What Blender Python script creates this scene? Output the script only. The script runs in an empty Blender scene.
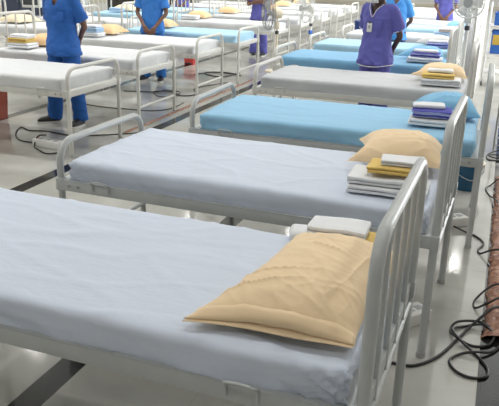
import bpy, bmesh, math, random
from math import pi, sin, cos, radians as rad
from mathutils import Vector, Matrix, noise

# ------------------------------------------------------------------ camera
S = bpy.context.scene
COL = S.collection
cam_d = bpy.data.cameras.new('camera')
cam_d.sensor_fit = 'HORIZONTAL'; cam_d.sensor_width = 36.0; cam_d.lens = 49.21
cam = bpy.data.objects.new('camera', cam_d); COL.objects.link(cam)
YAW, PITCH, ROLL = 0.34006, 0.33621, 0.0276
_f = Vector((-sin(YAW)*cos(PITCH), cos(YAW)*cos(PITCH), -sin(PITCH)))
_r0 = Vector((cos(YAW), sin(YAW), 0)); _u0 = _r0.cross(_f)
_r = _r0*cos(ROLL) + _u0*sin(ROLL); _u = -_r0*sin(ROLL) + _u0*cos(ROLL)
cam.matrix_world = Matrix(((_r.x, _u.x, -_f.x, 1.886), (_r.y, _u.y, -_f.y, -1.477), (_r.z, _u.z, -_f.z, 1.795), (0, 0, 0, 1)))
cam_d.clip_start = 0.05; cam_d.clip_end = 200
S.camera = cam

# ------------------------------------------------------------------ world, exposure, big lights
w = bpy.data.worlds.new('hall_world'); S.world = w; w.use_nodes = True
bg = w.node_tree.nodes['Background']; bg.inputs['Color'].default_value = (0.93, 0.96, 1.0, 1); bg.inputs['Strength'].default_value = 1.2
S.view_settings.view_transform = 'Standard'; S.view_settings.look = 'None'
S.view_settings.gamma = 1.0; S.view_settings.use_curve_mapping = False
S.view_settings.exposure = 0.20
S.cycles.use_denoising = True
S.cycles.max_bounces = 8

XL, XR, YN, YF, H = -16.0, 6.0, -5.0, 36.0, 5.6      # hall extents

def area(name, loc, size, power, col=(1, 1, 1), rot=(0, 0, 0), sy=None):
    l = bpy.data.lights.new(name, 'AREA'); l.energy = power; l.color = col
    l.shape = 'RECTANGLE' if sy else 'DISK'; l.size = size
    if sy: l.size_y = sy
    else: l.spread = rad(140)
    o = bpy.data.objects.new(name, l); COL.objects.link(o); o.location = loc; o.rotation_euler = rot
    return o

LAMP_X = (-12.6, -9.4, -6.2, -3.0, 1.45, 4.4)
LAMP_Y = (-2.5, 1.2, 4.9, 8.6, 12.3, 16.0, 19.7, 24.0, 29.0)
for ly in LAMP_Y:
    for lx in LAMP_X:
        p = {-2.5: 13, 1.2: 21, 4.9: 27, 8.6: 30, 12.3: 36}.get(ly, 42)
        if ly < 6: p *= {1.45: .72, 4.4: .55, -3.0: 1.5, -6.2: 1.35}.get(lx, 1.1)
        area('lamp_light', (lx, ly, H - 0.07), 0.34, p, (1.0, 0.98, 0.94))
for wy in (11.0, 16.0, 21.0, 26.0):                    # daylight entering by the windows of the right wall
    area('window_daylight', (XR - 0.02, wy, 2.3), 3.2, 270, (0.95, 0.98, 1.0), (0, rad(90), 0), 3.0)

# ------------------------------------------------------------------ materials
def new_mat(name):
    m = bpy.data.materials.new(name); m.use_nodes = True
    nt = m.node_tree; return m, nt, nt.nodes['Principled BSDF']

def mat(name, col, rough=0.5, metal=0.0, bump=0.0, bscale=40.0, var=0.0, vscale=6.0, sheen=0.0, spec=0.5, stretch=(1, 1, 1)):
    m, nt, b = new_mat(name)
    b.inputs['Base Color'].default_value = (*col, 1); b.inputs['Roughness'].default_value = rough
    b.inputs['Metallic'].default_value = metal; b.inputs['Specular IOR Level'].default_value = spec
    if sheen: b.inputs['Sheen Weight'].default_value = sheen
    tc = nt.nodes.new('ShaderNodeTexCoord'); mp = nt.nodes.new('ShaderNodeMapping')
    mp.inputs['Scale'].default_value = stretch
    nt.links.new(tc.outputs['Object'], mp.inputs['Vector'])
    if var:
        n = nt.nodes.new('ShaderNodeTexNoise'); n.inputs['Scale'].default_value = vscale; n.inputs['Detail'].default_value = 4
        r = nt.nodes.new('ShaderNodeMixRGB'); r.blend_type = 'MIX'
        r.inputs[1].default_value = (*[c*(1-var) for c in col], 1); r.inputs[2].default_value = (*[min(1, c*(1+var)) for c in col], 1)
        nt.links.new(mp.outputs[0], n.inputs['Vector']); nt.links.new(n.outputs['Fac'], r.inputs[0]); nt.links.new(r.outputs[0], b.inputs['Base Color'])
    if bump:
        n = nt.nodes.new('ShaderNodeTexNoise'); n.inputs['Scale'].default_value = bscale; n.inputs['Detail'].default_value = 5
        bp = nt.nodes.new('ShaderNodeBump'); bp.inputs['Strength'].default_value = bump; bp.inputs['Distance'].default_value = 0.02
        nt.links.new(mp.outputs[0], n.inputs['Vector']); nt.links.new(n.outputs['Fac'], bp.inputs['Height']); nt.links.new(bp.outputs[0], b.inputs['Normal'])
    return m

def emit_mat(name, col, s):
    m, nt, b = new_mat(name)
    b.inputs['Base Color'].default_value = (*col, 1); b.inputs['Emission Color'].default_value = (*col, 1); b.inputs['Emission Strength'].default_value = s
    return m

def cloth(name, col, amt=0.14, var=0.02): return mat(name, col, 0.85, 0, amt, 14.0, var, 5.0, 0.15, 0.2, (1, 2.2, 1))

M = dict(
    paint=mat('cream_paint', (0.66, 0.655, 0.62), 0.32, 0, 0.03, 60, 0.05, 8),
    paint_shaded=mat('shaded_cream_paint', (0.50, 0.52, 0.52), 0.3, 0, 0.04, 60, 0.10, 10),  # same cream frame paint, with backlit shade put into its colour
    ticking=mat('mattress_cover', (0.42, 0.47, 0.55), 0.8),
    white=cloth('white_sheet', (0.66, 0.725, 0.85)),
    greywhite=cloth('grey_white_sheet', (0.58, 0.60, 0.625)),
    plain=cloth('plain_white_sheet', (0.70, 0.715, 0.73)),
    sky=cloth('sky_blue_sheet', (0.32, 0.585, 0.81)),
    mid=cloth('mid_blue_sheet', (0.22, 0.46, 0.69)),
    pale=cloth('pale_blue_sheet', (0.42, 0.66, 0.83)),
    orange=cloth('apricot_pillowcase', (0.90, 0.695, 0.455), 0.16),
    deep=cloth('orange_pillowcase', (0.86, 0.59, 0.33), 0.16),
    guard=mat('guard_wire', (0.22, 0.22, 0.22), 0.35),
    slate=mat('slate_blue_paint', (0.06, 0.075, 0.12), 0.4),
    cream=cloth('cream_pillowcase', (0.83, 0.72, 0.52), 0.16),
    bluepil=cloth('blue_pillowcase', (0.25, 0.53, 0.78), 0.16),
    whitepil=cloth('white_pillowcase', (0.75, 0.74, 0.72), 0.16),
    towel=mat('white_towel', (0.87, 0.89, 0.92), 0.95, 0, 0.25, 160, 0.04, 30, 0.3, 0.1),
    yellow=mat('yellow_cloth', (0.82, 0.58, 0.18), 0.9, 0, 0.4, 60, 0.05, 20, 0.2, 0.1),
    navy=mat('navy_cloth', (0.05, 0.08, 0.26), 0.9, 0, 0.4, 60),
    lightcloth=mat('pale_blue_cloth', (0.42, 0.60, 0.82), 0.9, 0, 0.4, 60),
    pink=mat('pale_pink_cloth', (0.80, 0.70, 0.66), 0.9, 0, 0.4, 60),
    black=mat('black_rubber', (0.012, 0.012, 0.013), 0.45),
    darkgrey=mat('dark_grey_plastic', (0.06, 0.065, 0.07), 0.45),
    whiteplastic=mat('white_plastic', (0.78, 0.78, 0.76), 0.35),
    greyplastic=mat('grey_plastic', (0.45, 0.46, 0.46), 0.4),
    steel=mat('steel', (0.40, 0.40, 0.39), 0.3, 0.9),
    creamplastic=mat('cream_plastic', (0.78, 0.70, 0.55), 0.4),
    red=mat('red_plastic', (0.60, 0.06, 0.05), 0.35),
    redbrown=mat('red_brown_plastic', (0.42, 0.07, 0.03), 0.4),
    teal=mat('teal_plastic', (0.015, 0.10, 0.20), 0.35),
    bluep=mat('blue_plastic', (0.04, 0.17, 0.62), 0.35),
    yellowp=mat('yellow_plastic', (0.75, 0.50, 0.08), 0.4),
    navyp=mat('navy_plastic', (0.02, 0.05, 0.20), 0.35),
    scrub_blue=mat('royal_blue_scrubs', (0.033, 0.135, 0.46), 0.85, 0, 0.6, 14, 0.12, 9, 0.1, 0.2),
    scrub_mid=mat('bright_blue_scrubs', (0.05, 0.21, 0.62), 0.85, 0, 0.6, 14, 0.10, 9, 0.1, 0.2),
    scrub_light=mat('light_blue_polo', (0.09, 0.33, 0.78), 0.85, 0, 0.6, 14, 0.08, 9, 0.1, 0.2),
    scrub_purple=mat('purple_scrubs', (0.135, 0.135, 0.46), 0.85, 0, 0.6, 14, 0.10, 9, 0.1, 0.2),
    skin=mat('brown_skin', (0.20, 0.10, 0.065), 0.5, 0, 0.05, 80, 0.08, 20),
    skin_dark=mat('dark_brown_skin', (0.085, 0.045, 0.035), 0.5, 0, 0.05, 80, 0.08, 20),
    hair=mat('black_hair', (0.01, 0.009, 0.008), 0.4, 0, 0.4, 120),
    eye=mat('eye', (0.5, 0.48, 0.45), 0.2),
    lips=mat('lips', (0.16, 0.05, 0.04), 0.5),
    mask=mat('white_face_mask', (0.78, 0.80, 0.80), 0.85, 0, 0.2, 90),
    bandage=mat('white_trim', (0.80, 0.80, 0.82), 0.8),
    wall=mat('wall_paint', (0.74, 0.73, 0.70), 0.7, 0, 0.05, 30),
    ceil=mat('ceiling_paint', (0.80, 0.80, 0.78), 0.8),
    beige=mat('beige_stone', (0.62, 0.57, 0.47), 0.5, 0, 0.05, 20, 0.06, 5),
    darkdoor=mat('dark_door', (0.035, 0.033, 0.03), 0.35),
    diffuser=emit_mat('lamp_diffuser', (1.0, 0.98, 0.94), 9.0),
    sticker=mat('orange_sticker', (0.70, 0.20, 0.04), 0.5),
)
# folded cloth with purple and white stripes
def stripe_mat(name, a, b_, scale):
    m, nt, b = new_mat(name); b.inputs['Roughness'].default_value = 0.9
    tc = nt.nodes.new('ShaderNodeTexCoord'); wv = nt.nodes.new('ShaderNodeTexWave'); wv.bands_direction = 'Z'
    wv.inputs['Scale'].default_value = scale; wv.inputs['Distortion'].default_value = 3.0
    cr = nt.nodes.new('ShaderNodeValToRGB'); cr.color_ramp.elements[0].color = (*a, 1); cr.color_ramp.elements[1].color = (*b_, 1)
    cr.color_ramp.elements[0].position = 0.35; cr.color_ramp.elements[1].position = 0.7
    nt.links.new(tc.outputs['Object'], wv.inputs['Vector']); nt.links.new(wv.outputs['Fac'], cr.inputs[0]); nt.links.new(cr.outputs[0], b.inputs['Base Color'])
    return m
M['purple'] = stripe_mat('purple_striped_cloth', (0.09, 0.09, 0.42), (0.45, 0.50, 0.82), 9)
# brown glossy packing tape with creases
def tape_mat():
    m, nt, b = new_mat('brown_tape'); b.inputs['Roughness'].default_value = 0.16
    b.inputs['Specular IOR Level'].default_value = 0.7
    tc = nt.nodes.new('ShaderNodeTexCoord'); n = nt.nodes.new('ShaderNodeTexNoise'); n.inputs['Scale'].default_value = 28; n.inputs['Detail'].default_value = 6
    cr = nt.nodes.new('ShaderNodeValToRGB'); cr.color_ramp.elements[0].color = (0.22, 0.085, 0.05, 1); cr.color_ramp.elements[1].color = (0.48, 0.25, 0.16, 1)
    cr.color_ramp.elements[0].position = 0.3; cr.color_ramp.elements[1].position = 0.72
    bp = nt.nodes.new('ShaderNodeBump'); bp.inputs['Strength'].default_value = 0.9; bp.inputs['Distance'].default_value = 0.02
    nt.links.new(tc.outputs['Object'], n.inputs['Vector']); nt.links.new(n.outputs['Fac'], cr.inputs[0]); nt.links.new(cr.outputs[0], b.inputs['Base Color'])
    nt.links.new(n.outputs['Fac'], bp.inputs['Height']); nt.links.new(bp.outputs[0], b.inputs['Normal'])
    return m
M['tape'] = tape_mat()

def floor_mat():
    m, nt, b = new_mat('polished_floor_tiles'); N = nt.nodes; L = nt.links
    def math_(op, a, c=None):
        n = N.new('ShaderNodeMath'); n.operation = op
        for i, q in enumerate((a, c)):
            if q is None: continue
            if isinstance(q, (int, float)): n.inputs[i].default_value = q
            else: L.new(q, n.inputs[i])
        return n.outputs[0]
    tc = N.new('ShaderNodeTexCoord'); sp = N.new('ShaderNodeSeparateXYZ'); L.new(tc.outputs['Object'], sp.inputs[0])
    P = 1.87
    fx = math_('FLOORED_MODULO', math_('ADD', sp.outputs['X'], -0.19 + P/2 + 10*P), P)     # distance from the middle of a black strip
    ax = math_('ABSOLUTE', math_('SUBTRACT', fx, P/2))
    strip = math_('LESS_THAN', ax, 0.066)
    tx = math_('ABSOLUTE', math_('SUBTRACT', math_('FLOORED_MODULO', math_('SUBTRACT', ax, 0.066), 0.579), 0.0))
    gx = math_('LESS_THAN', tx, 0.004)
    gy = math_('LESS_THAN', math_('FLOORED_MODULO', math_('ADD', sp.outputs['Y'], 20.07), 0.6), 0.005)
    g = math_('MAXIMUM', gx, gy)
    n1 = N.new('ShaderNodeTexNoise'); n1.inputs['Scale'].default_value = 2.3; n1.inputs['Detail'].default_value = 6; L.new(tc.outputs['Object'], n1.inputs['Vector'])
    n2 = N.new('ShaderNodeTexNoise'); n2.inputs['Scale'].default_value = 220; L.new(tc.outputs['Object'], n2.inputs['Vector'])
    c1 = N.new('ShaderNodeValToRGB'); c1.color_ramp.elements[0].color = (0.40, 0.395, 0.365, 1); c1.color_ramp.elements[1].color = (0.50, 0.495, 0.46, 1)
    c1.color_ramp.elements[0].position = 0.35; c1.color_ramp.elements[1].position = 0.65; L.new(n1.outputs['Fac'], c1.inputs[0])
    c2 = N.new('ShaderNodeValToRGB'); c2.color_ramp.elements[0].color = (0.010, 0.010, 0.010, 1); c2.color_ramp.elements[1].color = (0.05, 0.05, 0.05, 1)
    c2.color_ramp.elements[0].position = 0.45; c2.color_ramp.elements[1].position = 0.75; L.new(n2.outputs['Fac'], c2.inputs[0])
    mx = N.new('ShaderNodeMixRGB'); L.new(strip, mx.inputs[0]); L.new(c1.outputs[0], mx.inputs[1]); L.new(c2.outputs[0], mx.inputs[2])
    mg = N.new('ShaderNodeMixRGB'); L.new(math_('MULTIPLY', g, 0.22), mg.inputs[0]); L.new(mx.outputs[0], mg.inputs[1]); mg.inputs[2].default_value = (0.12, 0.115, 0.10, 1)
    L.new(mg.outputs[0], b.inputs['Base Color'])
    b.inputs['Roughness'].default_value = 0.09; b.inputs['Specular IOR Level'].default_value = 0.6
    return m
M['floor'] = floor_mat()

# ------------------------------------------------------------------ mesh helpers
class MB:
    def __init__(s): s.v = []; s.f = []
    def add(s, vs, fs, mt=None):
        o = len(s.v)
        s.v += [(mt @ Vector(p)) if mt else Vector(p) for p in vs]; s.f += [tuple(i+o for i in f) for f in fs]
        return s
    def box(s, a, b_, bev=0.0, mt=None):
        bm = bmesh.new(); bmesh.ops.create_cube(bm, size=1)
        a, b_ = Vector(a), Vector(b_); c = (a+b_)/2; d = b_-a
        for v in bm.verts: v.co = Vector((v.co.x*d.x, v.co.y*d.y, v.co.z*d.z)) + c
        if bev: bmesh.ops.bevel(bm, geom=bm.edges[:], offset=bev, segments=2, affect='EDGES', profile=0.5)
        bm.verts.index_update(); s.add([v.co.copy() for v in bm.verts], [[v.index for v in f.verts] for f in bm.faces], mt); bm.free(); return s
    def tube(s, path, r, n=10, caps=True, closed=False, mt=None):
        P = [Vector(p) for p in path]; m = len(P)
        R = r if isinstance(r, (list, tuple)) else [r]*m
        vs, fs = [], []; up = None
        for i in range(m):
            if closed: t = P[(i+1) % m]-P[i-1]
            else: t = P[min(i+1, m-1)]-P[max(i-1, 0)]
            t.normalize()
            if up is None:
                up = Vector((0, 0, 1)) if abs(t.z) < .9 else Vector((1, 0, 0))
            x = t.cross(up)
            if x.length < 1e-6: x = t.orthogonal()
            x.normalize(); y = x.cross(t).normalized(); up = y
            for k in range(n):
                a = 2*pi*k/n; vs.append(P[i] + (x*cos(a)+y*sin(a))*R[i])
        for i in range(m if closed else m-1):
            j = (i+1) % m
            for k in range(n):
                l = (k+1) % n; fs.append((i*n+k, i*n+l, j*n+l, j*n+k))
        if caps and not closed:
            fs.append(tuple(range(n-1, -1, -1))); fs.append(tuple((m-1)*n+k for k in range(n)))
        return s.add(vs, fs, mt)
    def loft(s, rings, n=24, caps=True, mt=None, p=2.0):       # rings: (cx,cy,z,rx,ry)
        vs, fs = [], []
        for (cx, cy, z, rx, ry) in rings:
            for k in range(n):
                a = 2*pi*k/n; c, d = cos(a), sin(a)
                e = 2.0/p
                vs.append((cx+rx*math.copysign(abs(c)**e, c), cy+ry*math.copysign(abs(d)**e, d), z))
        for i in range(len(rings)-1):
            for k in range(n):
                l = (k+1) % n; fs.append((i*n+k, i*n+l, (i+1)*n+l, (i+1)*n+k))
        if caps: fs.append(tuple(range(n-1, -1, -1))); fs.append(tuple((len(rings)-1)*n+k for k in range(n)))
        return s.add(vs, fs, mt)
    def ball(s, c, r, n=16, mt=None):
        r = (r, r, r) if isinstance(r, (int, float)) else r; c = Vector(c)
        vs, fs = [(c.x, c.y, c.z-r[2])], []
        m = n//2
        for i in range(1, m):
            a = -pi/2+pi*i/m
            for k in range(n): vs.append((c.x+r[0]*cos(a)*cos(2*pi*k/n), c.y+r[1]*cos(a)*sin(2*pi*k/n), c.z+r[2]*sin(a)))
        vs.append((c.x, c.y, c.z+r[2])); t = len(vs)-1
        for k in range(n):
            l = (k+1) % n; fs.append((0, 1+l, 1+k)); fs.append((t, t-n+k, t-n+l))
        for i in range(m-2):
            for k in range(n):
                l = (k+1) % n; fs.append((1+i*n+k, 1+i*n+l, 1+(i+1)*n+l, 1+(i+1)*n+k))
        return s.add(vs, fs, mt)
    def mesh(s, name, material, smooth=True):
        me = bpy.data.meshes.new(name); me.from_pydata([tuple(v) for v in s.v], [], s.f)
        bm = bmesh.new(); bm.from_mesh(me); bmesh.ops.recalc_face_normals(bm, faces=bm.faces[:]); bm.to_mesh(me); bm.free()
        if material: me.materials.append(material)
        if smooth:
            me.polygons.foreach_set('use_smooth', [True]*len(me.polygons)); me.set_sharp_from_angle(angle=rad(40))
        me.update(); return me
    def obj(s, name, material, parent=None, smooth=True): return link(name, s.mesh(name, material, smooth), parent)

def link(name, me, parent=None):
    o = bpy.data.objects.new(name, me); COL.objects.link(o)
    if parent: o.parent = parent
    return o
def tag(o, label, cat, group=None, kind=None):
    o['label'] = label; o['category'] = cat
    if group: o['group'] = group
    if kind: o['kind'] = kind
    return o
def thing(name, label, cat, loc=(0, 0, 0), rz=0.0, group=None):
    o = bpy.data.objects.new(name, None); COL.objects.link(o); o.empty_display_size = 0.1
    o.location = loc; o.rotation_euler = (0, 0, rz); return tag(o, label, cat, group)
def struct(name, mb, material):
    o = mb.obj(name, material, smooth=False); o['kind'] = 'structure'; return o
def spline(pts, n=10, closed=False):
    P = [Vector(p) for p in pts]; out = []; m = len(P)
    for i in range(m if closed else m-1):
        if closed: a, b, c, d = P[i-1], P[i], P[(i+1) % m], P[(i+2) % m]
        else: a, b, c, d = P[max(i-1, 0)], P[i], P[i+1], P[min(i+2, m-1)]
        for k in range(n):
            t = k/n; out.append(0.5*((2*b)+(c-a)*t+(2*a-5*b+4*c-d)*t*t+(3*b-a-3*c+d)*t**3))
    if not closed: out.append(P[-1])
    return out
def remeshed(mb, voxel, smooth=2):
    me = mb.mesh('tmp', None); o = bpy.data.objects.new('tmp', me); COL.objects.link(o)
    m = o.modifiers.new('r', 'REMESH'); m.mode = 'VOXEL'; m.voxel_size = voxel; m.adaptivity = 0
    if smooth:
        k = o.modifiers.new('s', 'SMOOTH'); k.factor = 0.5; k.iterations = smooth
    dg = bpy.context.evaluated_depsgraph_get(); dg.update()
    out = bpy.data.meshes.new_from_object(o.evaluated_get(dg)); bpy.data.objects.remove(o); return out

# ------------------------------------------------------------------ setting
def plate(x0, y0, z0, x1, y1, z1): return MB().box((x0, y0, z0), (x1, y1, z1))
struct('floor', plate(XL-.2, YN-.2, -0.1, XR+.2, YF+.2, 0), M['floor'])
struct('ceiling', plate(XL-.2, YN-.2, H, XR+.2, YF+.2, H+.1), M['ceil'])
struct('wall_back', plate(XL-.2, YF, 0, XR+.2, YF+.2, H), M['wall'])
struct('wall_front', plate(XL-.2, YN-.2, 0, XR+.2, YN, H), M['wall'])
struct('wall_left', plate(XL-.2, YN, 0, XL, YF, H), M['wall'])
wr = MB()
WIN = [(9.4, 12.6), (14.4, 17.6), (19.4, 22.6), (24.4, 27.6)]
ys = [YN] + [q for ab in WIN for q in ab] + [YF]
for i in range(0, len(ys), 2): wr.box((XR, ys[i], 0), (XR+.2, ys[i+1], H))
for a, b_ in WIN: wr.box((XR, a, 0), (XR+.2, b_, 0.8)); wr.box((XR, a, 3.8), (XR+.2, b_, H))
struct('wall_right', wr, M['wall'])
for i, (a, b_) in enumerate(WIN):
    f = MB()
    for y in (a+.03, (a+b_)/2, b_-.03): f.box((XR+.08, y-.03, .8), (XR+.13, y+.03, 3.8))
    for z in (.83, 2.3, 3.77): f.box((XR+.08, a, z-.03), (XR+.13, b_, z+.03))
    o = struct('window_%d' % (i+1), f, M['whiteplastic'])
    g = MB().box((XR+.10, a+.03, .83), (XR+.11, b_-.03, 3.77))
    gm = bpy.data.materials.get('window_glass')
    if not gm:
        gm, nt, b = new_mat('window_glass'); b.inputs['Transmission Weight'].default_value = 1; b.inputs['Roughness'].default_value = 0; b.inputs['IOR'].default_value = 1.45
    go = g.obj('pane', gm, o, False)
struct('baseboard_left', plate(XL, YN, 0, XL+.02, YF, .12), M['beige'])
struct('baseboard_back', plate(XL+.02, YF-.02, 0, XR, YF, .12), M['beige'])

# ceiling lamps
lampmesh = {}
def lamp(x, y, label):
    t = thing('ceiling_lamp', label, 'ceiling light', (x, y, H), 0, 'round ceiling lamps')
    if not lampmesh:
        f = MB().loft([(0, 0, 0, .24, .24), (0, 0, -.03, .24, .24), (0, 0, -.045, .19, .19), (0, 0, -.012, .18, .18)], 32)
        lampmesh['f'] = f.mesh('lamp_frame', M['whiteplastic'])
        lampmesh['d'] = MB().loft([(0, 0, -.010, .178, .178), (0, 0, -.025, .178, .178)], 32).mesh('diffuser', M['diffuser'], False)
    link('frame', lampmesh['f'], t); link('diffuser', lampmesh['d'], t)
for ly in LAMP_Y:
    for lx in LAMP_X: lamp(lx, ly, 'round white ceiling lamp high above the ward, out of the picture')

# ------------------------------------------------------------------ beds
L, W = 2.05, 0.90
ZR0, ZR1, ZF, ZH, ZM = 0.576, 0.636, 0.842, 1.144, 0.748
cache = {}
def cached(k, fn):
    if k not in cache: cache[k] = fn()
    return cache[k]
def bow_path(x, z, r=0.115, n=7):
    p = [(x, 0, 0.012), (x, 0, z-r)]
    for i in range(1, n+1):
        a = pi/2*i/n; p.append((x, r-r*cos(a), z-r+r*sin(a)))
    q = [(x, W-y, zz) for (x, y, zz) in reversed(p)]
    return p+q
def frame_parts(root, pm, bolts=False):
    k = pm.name
    def part(name, fn, mm=pm, par=root): return link(name, cached((name, k, fn.__name__, id(fn.__code__)), lambda: fn().mesh(name, mm)), par)
    def footbow(): return MB().tube(bow_path(0, ZF), 0.0195, 14)
    def headbow(): return MB().tube(bow_path(L, ZH), 0.0195, 14)
    part('foot_bow', footbow); part('head_bow', headbow)
    for i in range(4):
        y = W*(i+1)/5
        me = cached(('bar', k), lambda: MB().tube([(0, 0, ZR0-.03), (0, 0, ZH-.012)], 0.0105, 10).mesh('head_bar', pm))
        o = link('head_bar', me, root); o.location = (L, y, 0)
    def headcross(): return MB().tube([(L, .01, ZR0-.03), (L, W-.01, ZR0-.03)], 0.0155, 10)
    def footcross(): return MB().tube([(0, .01, .21), (0, W-.01, .21)], 0.0155, 10)
    def endplate(): return MB().box((-.005, .015, ZR0), (.03, W-.015, ZR1), .003)
    part('head_crossbar', headcross); part('foot_crossbar', footcross)
    for x in (0, L):
        o = part('end_rail', endplate); o.location = (x if x == 0 else L-.025, 0, 0)
    def siderail():
        m = MB().box((0.0, -.022, ZR0), (L, -.014, ZR1), .002).box((0.0, -.022, ZR1-.006), (L, .02, ZR1), .002)
        return m
    for sgn in (0, 1):
        o = part('side_rail', siderail)
        if sgn: o.scale = (1, -1, 1); o.location = (0, W, 0)
        for bx in (.065, .125, L-.125, L-.065) if bolts else ():
            me = cached(('bolt',), lambda: MB().tube([(0, -.021, 0), (0, -.028, 0)], .0085, 10).mesh('bolt', M['steel']))
            b = link('bolt', me, o); b.location = (bx, 0, ZR0+.03)
        for hx in (.22, L-.40):
            def hook(): return MB().tube(spline([(0, -.027, ZR0+.02), (0, -.030, ZR1), (0.004, -.044, ZR1+.016), (.05, -.048, ZR1+.024), (.096, -.044, ZR1+.016), (.10, -.030, ZR1), (.10, -.027, ZR0+.02)], 5), .0052, 8)
            h = part('rail_hook', hook); h.location = (hx, W if sgn else 0, 0)
            if sgn: h.scale = (1, -1, 1)
    for x in (0, L):                                   # bracket sockets that take the side rails
        for y in (0, W):
            me = cached(('socket', k), lambda: MB().box((-.0215, -.0225, ZR0-.004), (.0215, .0225, ZR1+.006), .004).mesh('rail_socket', pm))
            o = link('rail_socket', me, root); o.location = (x, y, 0)
            me = cached(('foot',), lambda: MB().tube([(0, 0, 0), (0, 0, .03)], .0225, 12).mesh('rubber_foot', M['greyplastic']))
            o = link('rubber_foot', me, root); o.location = (x, y, 0)
    def deck(): return MB().box((.03, .02, ZR1-.012), (L-.03, W-.02, ZR1), .003)
    part('bed_deck', deck)

def rounded_box_grid(x0, x1, y0, y1, z0, z1, r, step):
    nx, ny, nz = max(2, round((x1-x0)/step)), max(2, round((y1-y0)/step)), max(3, round((z1-z0)/step*1.3))
    bm = bmesh.new(); key = {}
    def V(i, j, k):
        q = (i, j, k)
        if q not in key: key[q] = bm.verts.new((i/nx, j/ny, k/nz))
        return key[q]
    def quad(a, b, c, d): bm.faces.new((a, b, c, d))
    for i in range(nx):
        for j in range(ny): quad(V(i, j, nz), V(i+1, j, nz), V(i+1, j+1, nz), V(i, j+1, nz))
    for k in range(nz):
        for i in range(nx):
            quad(V(i, 0, k), V(i+1, 0, k), V(i+1, 0, k+1), V(i, 0, k+1)); quad(V(i, ny, k), V(i, ny, k+1), V(i+1, ny, k+1), V(i+1, ny, k))
        for j in range(ny):
            quad(V(0, j, k), V(0, j, k+1), V(0, j+1, k+1), V(0, j+1, k)); quad(V(nx, j, k), V(nx, j+1, k), V(nx, j+1, k+1), V(nx, j, k+1))
    return bm, nx, ny, nz
def sheet_mesh(seed, step, m, sag=0.012):
    x0, x1, y0, y1, z0, z1, r = .055, L-.045, -.012, W+.012, ZR1-.012, ZM, .030
    bm, *_ = rounded_box_grid(x0, x1, y0, y1, z0, z1, r, step)
    so = Vector((seed*7.3, seed*3.1, seed*1.7))
    for v in bm.verts:
        p = Vector((x0+(x1-x0)*v.co.x, y0+(y1-y0)*v.co.y, z0+(z1-z0)*v.co.z))
        c = Vector((min(max(p.x, x0+r), x1-r), min(max(p.y, y0+r), y1-r), min(p.z, z1-r)))
        d = p-c; side = d.x*d.x+d.y*d.y
        if d.length > 1e-9:
            nrm = d.normalized(); p = c+nrm*r
        else: nrm = Vector((0, 0, 1))
        top = max(0, nrm.z)
        u, q, z = p.x, p.y, p.z
        wr = 0.0022*noise.noise(Vector((u*2.2, q*7.0, 0))+so) + 0.0014*noise.noise(Vector((u*7+q*4, q*11-u*3, 1))+so)
        rd = 1-abs(noise.noise(Vector((u*1.7+q*.8, q*4.3-u*.7, 2))+so)*2.4); wr += 0.006*max(0, rd)**9; rd2 = 1-abs(noise.noise(Vector((u*.9-q*1.1, q*3.1+u*.9, 12))+so)*2.6); wr += 0.005*max(0, rd2)**11
        edge = min(u-x0, x1-u, q-y0, y1-q)
        cx = min(abs(u-x0), abs(u-x1)); cy = min(abs(q-y0), abs(q-y1)); cor = math.exp(-((cx/.16)**2+(cy/.16)**2))
        if top > .7:
            p.z += wr + 0.007*math.sin(pi*min(1, max(0, (q-y0)/(y1-y0))))*1.0 + 0.003*noise.noise(Vector((u*1.1, q*1.4, 5))+so)
        else:
            t = (z1-z)/(z1-z0); nh = Vector((nrm.x, nrm.y, 0))
            if nh.length > 0: nh.normalize()
            al = u if abs(nh.y) > .5 else q
            fold = 0.010*noise.noise(Vector((al*4.5, z*5, 3+nh.y))+so) + 0.006*noise.noise(Vector((al*12+z*6, z*9, 4))+so)
            diag = max(0, 1-abs(noise.noise(Vector((al*5+z*9, z*3-al*2, 8))+so))*3)**4*0.012
            fold += 0.012*noise.noise(Vector((al*1.6+z*2, z*26, 11+nh.y))+so)*min(1, t*2)
            p += nh*(fold*(.3+t)+diag*t - .016*t*t*(1+noise.noise(Vector((al*2, 9, 0))+so)) + cor*0.012*sin(z*140+al*90))
            p.z += wr*.6*(1-t) + 0.014*t*noise.noise(Vector((al*3.1, 6, 0))+so)
        v.co = p
    me = bpy.data.meshes.new('bed_sheet'); bmesh.ops.recalc_face_normals(bm, faces=bm.faces[:]); bm.to_mesh(me); bm.free()
    me.materials.append(m); me.polygons.foreach_set('use_smooth', [True]*len(me.polygons)); me.update(); return me

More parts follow.
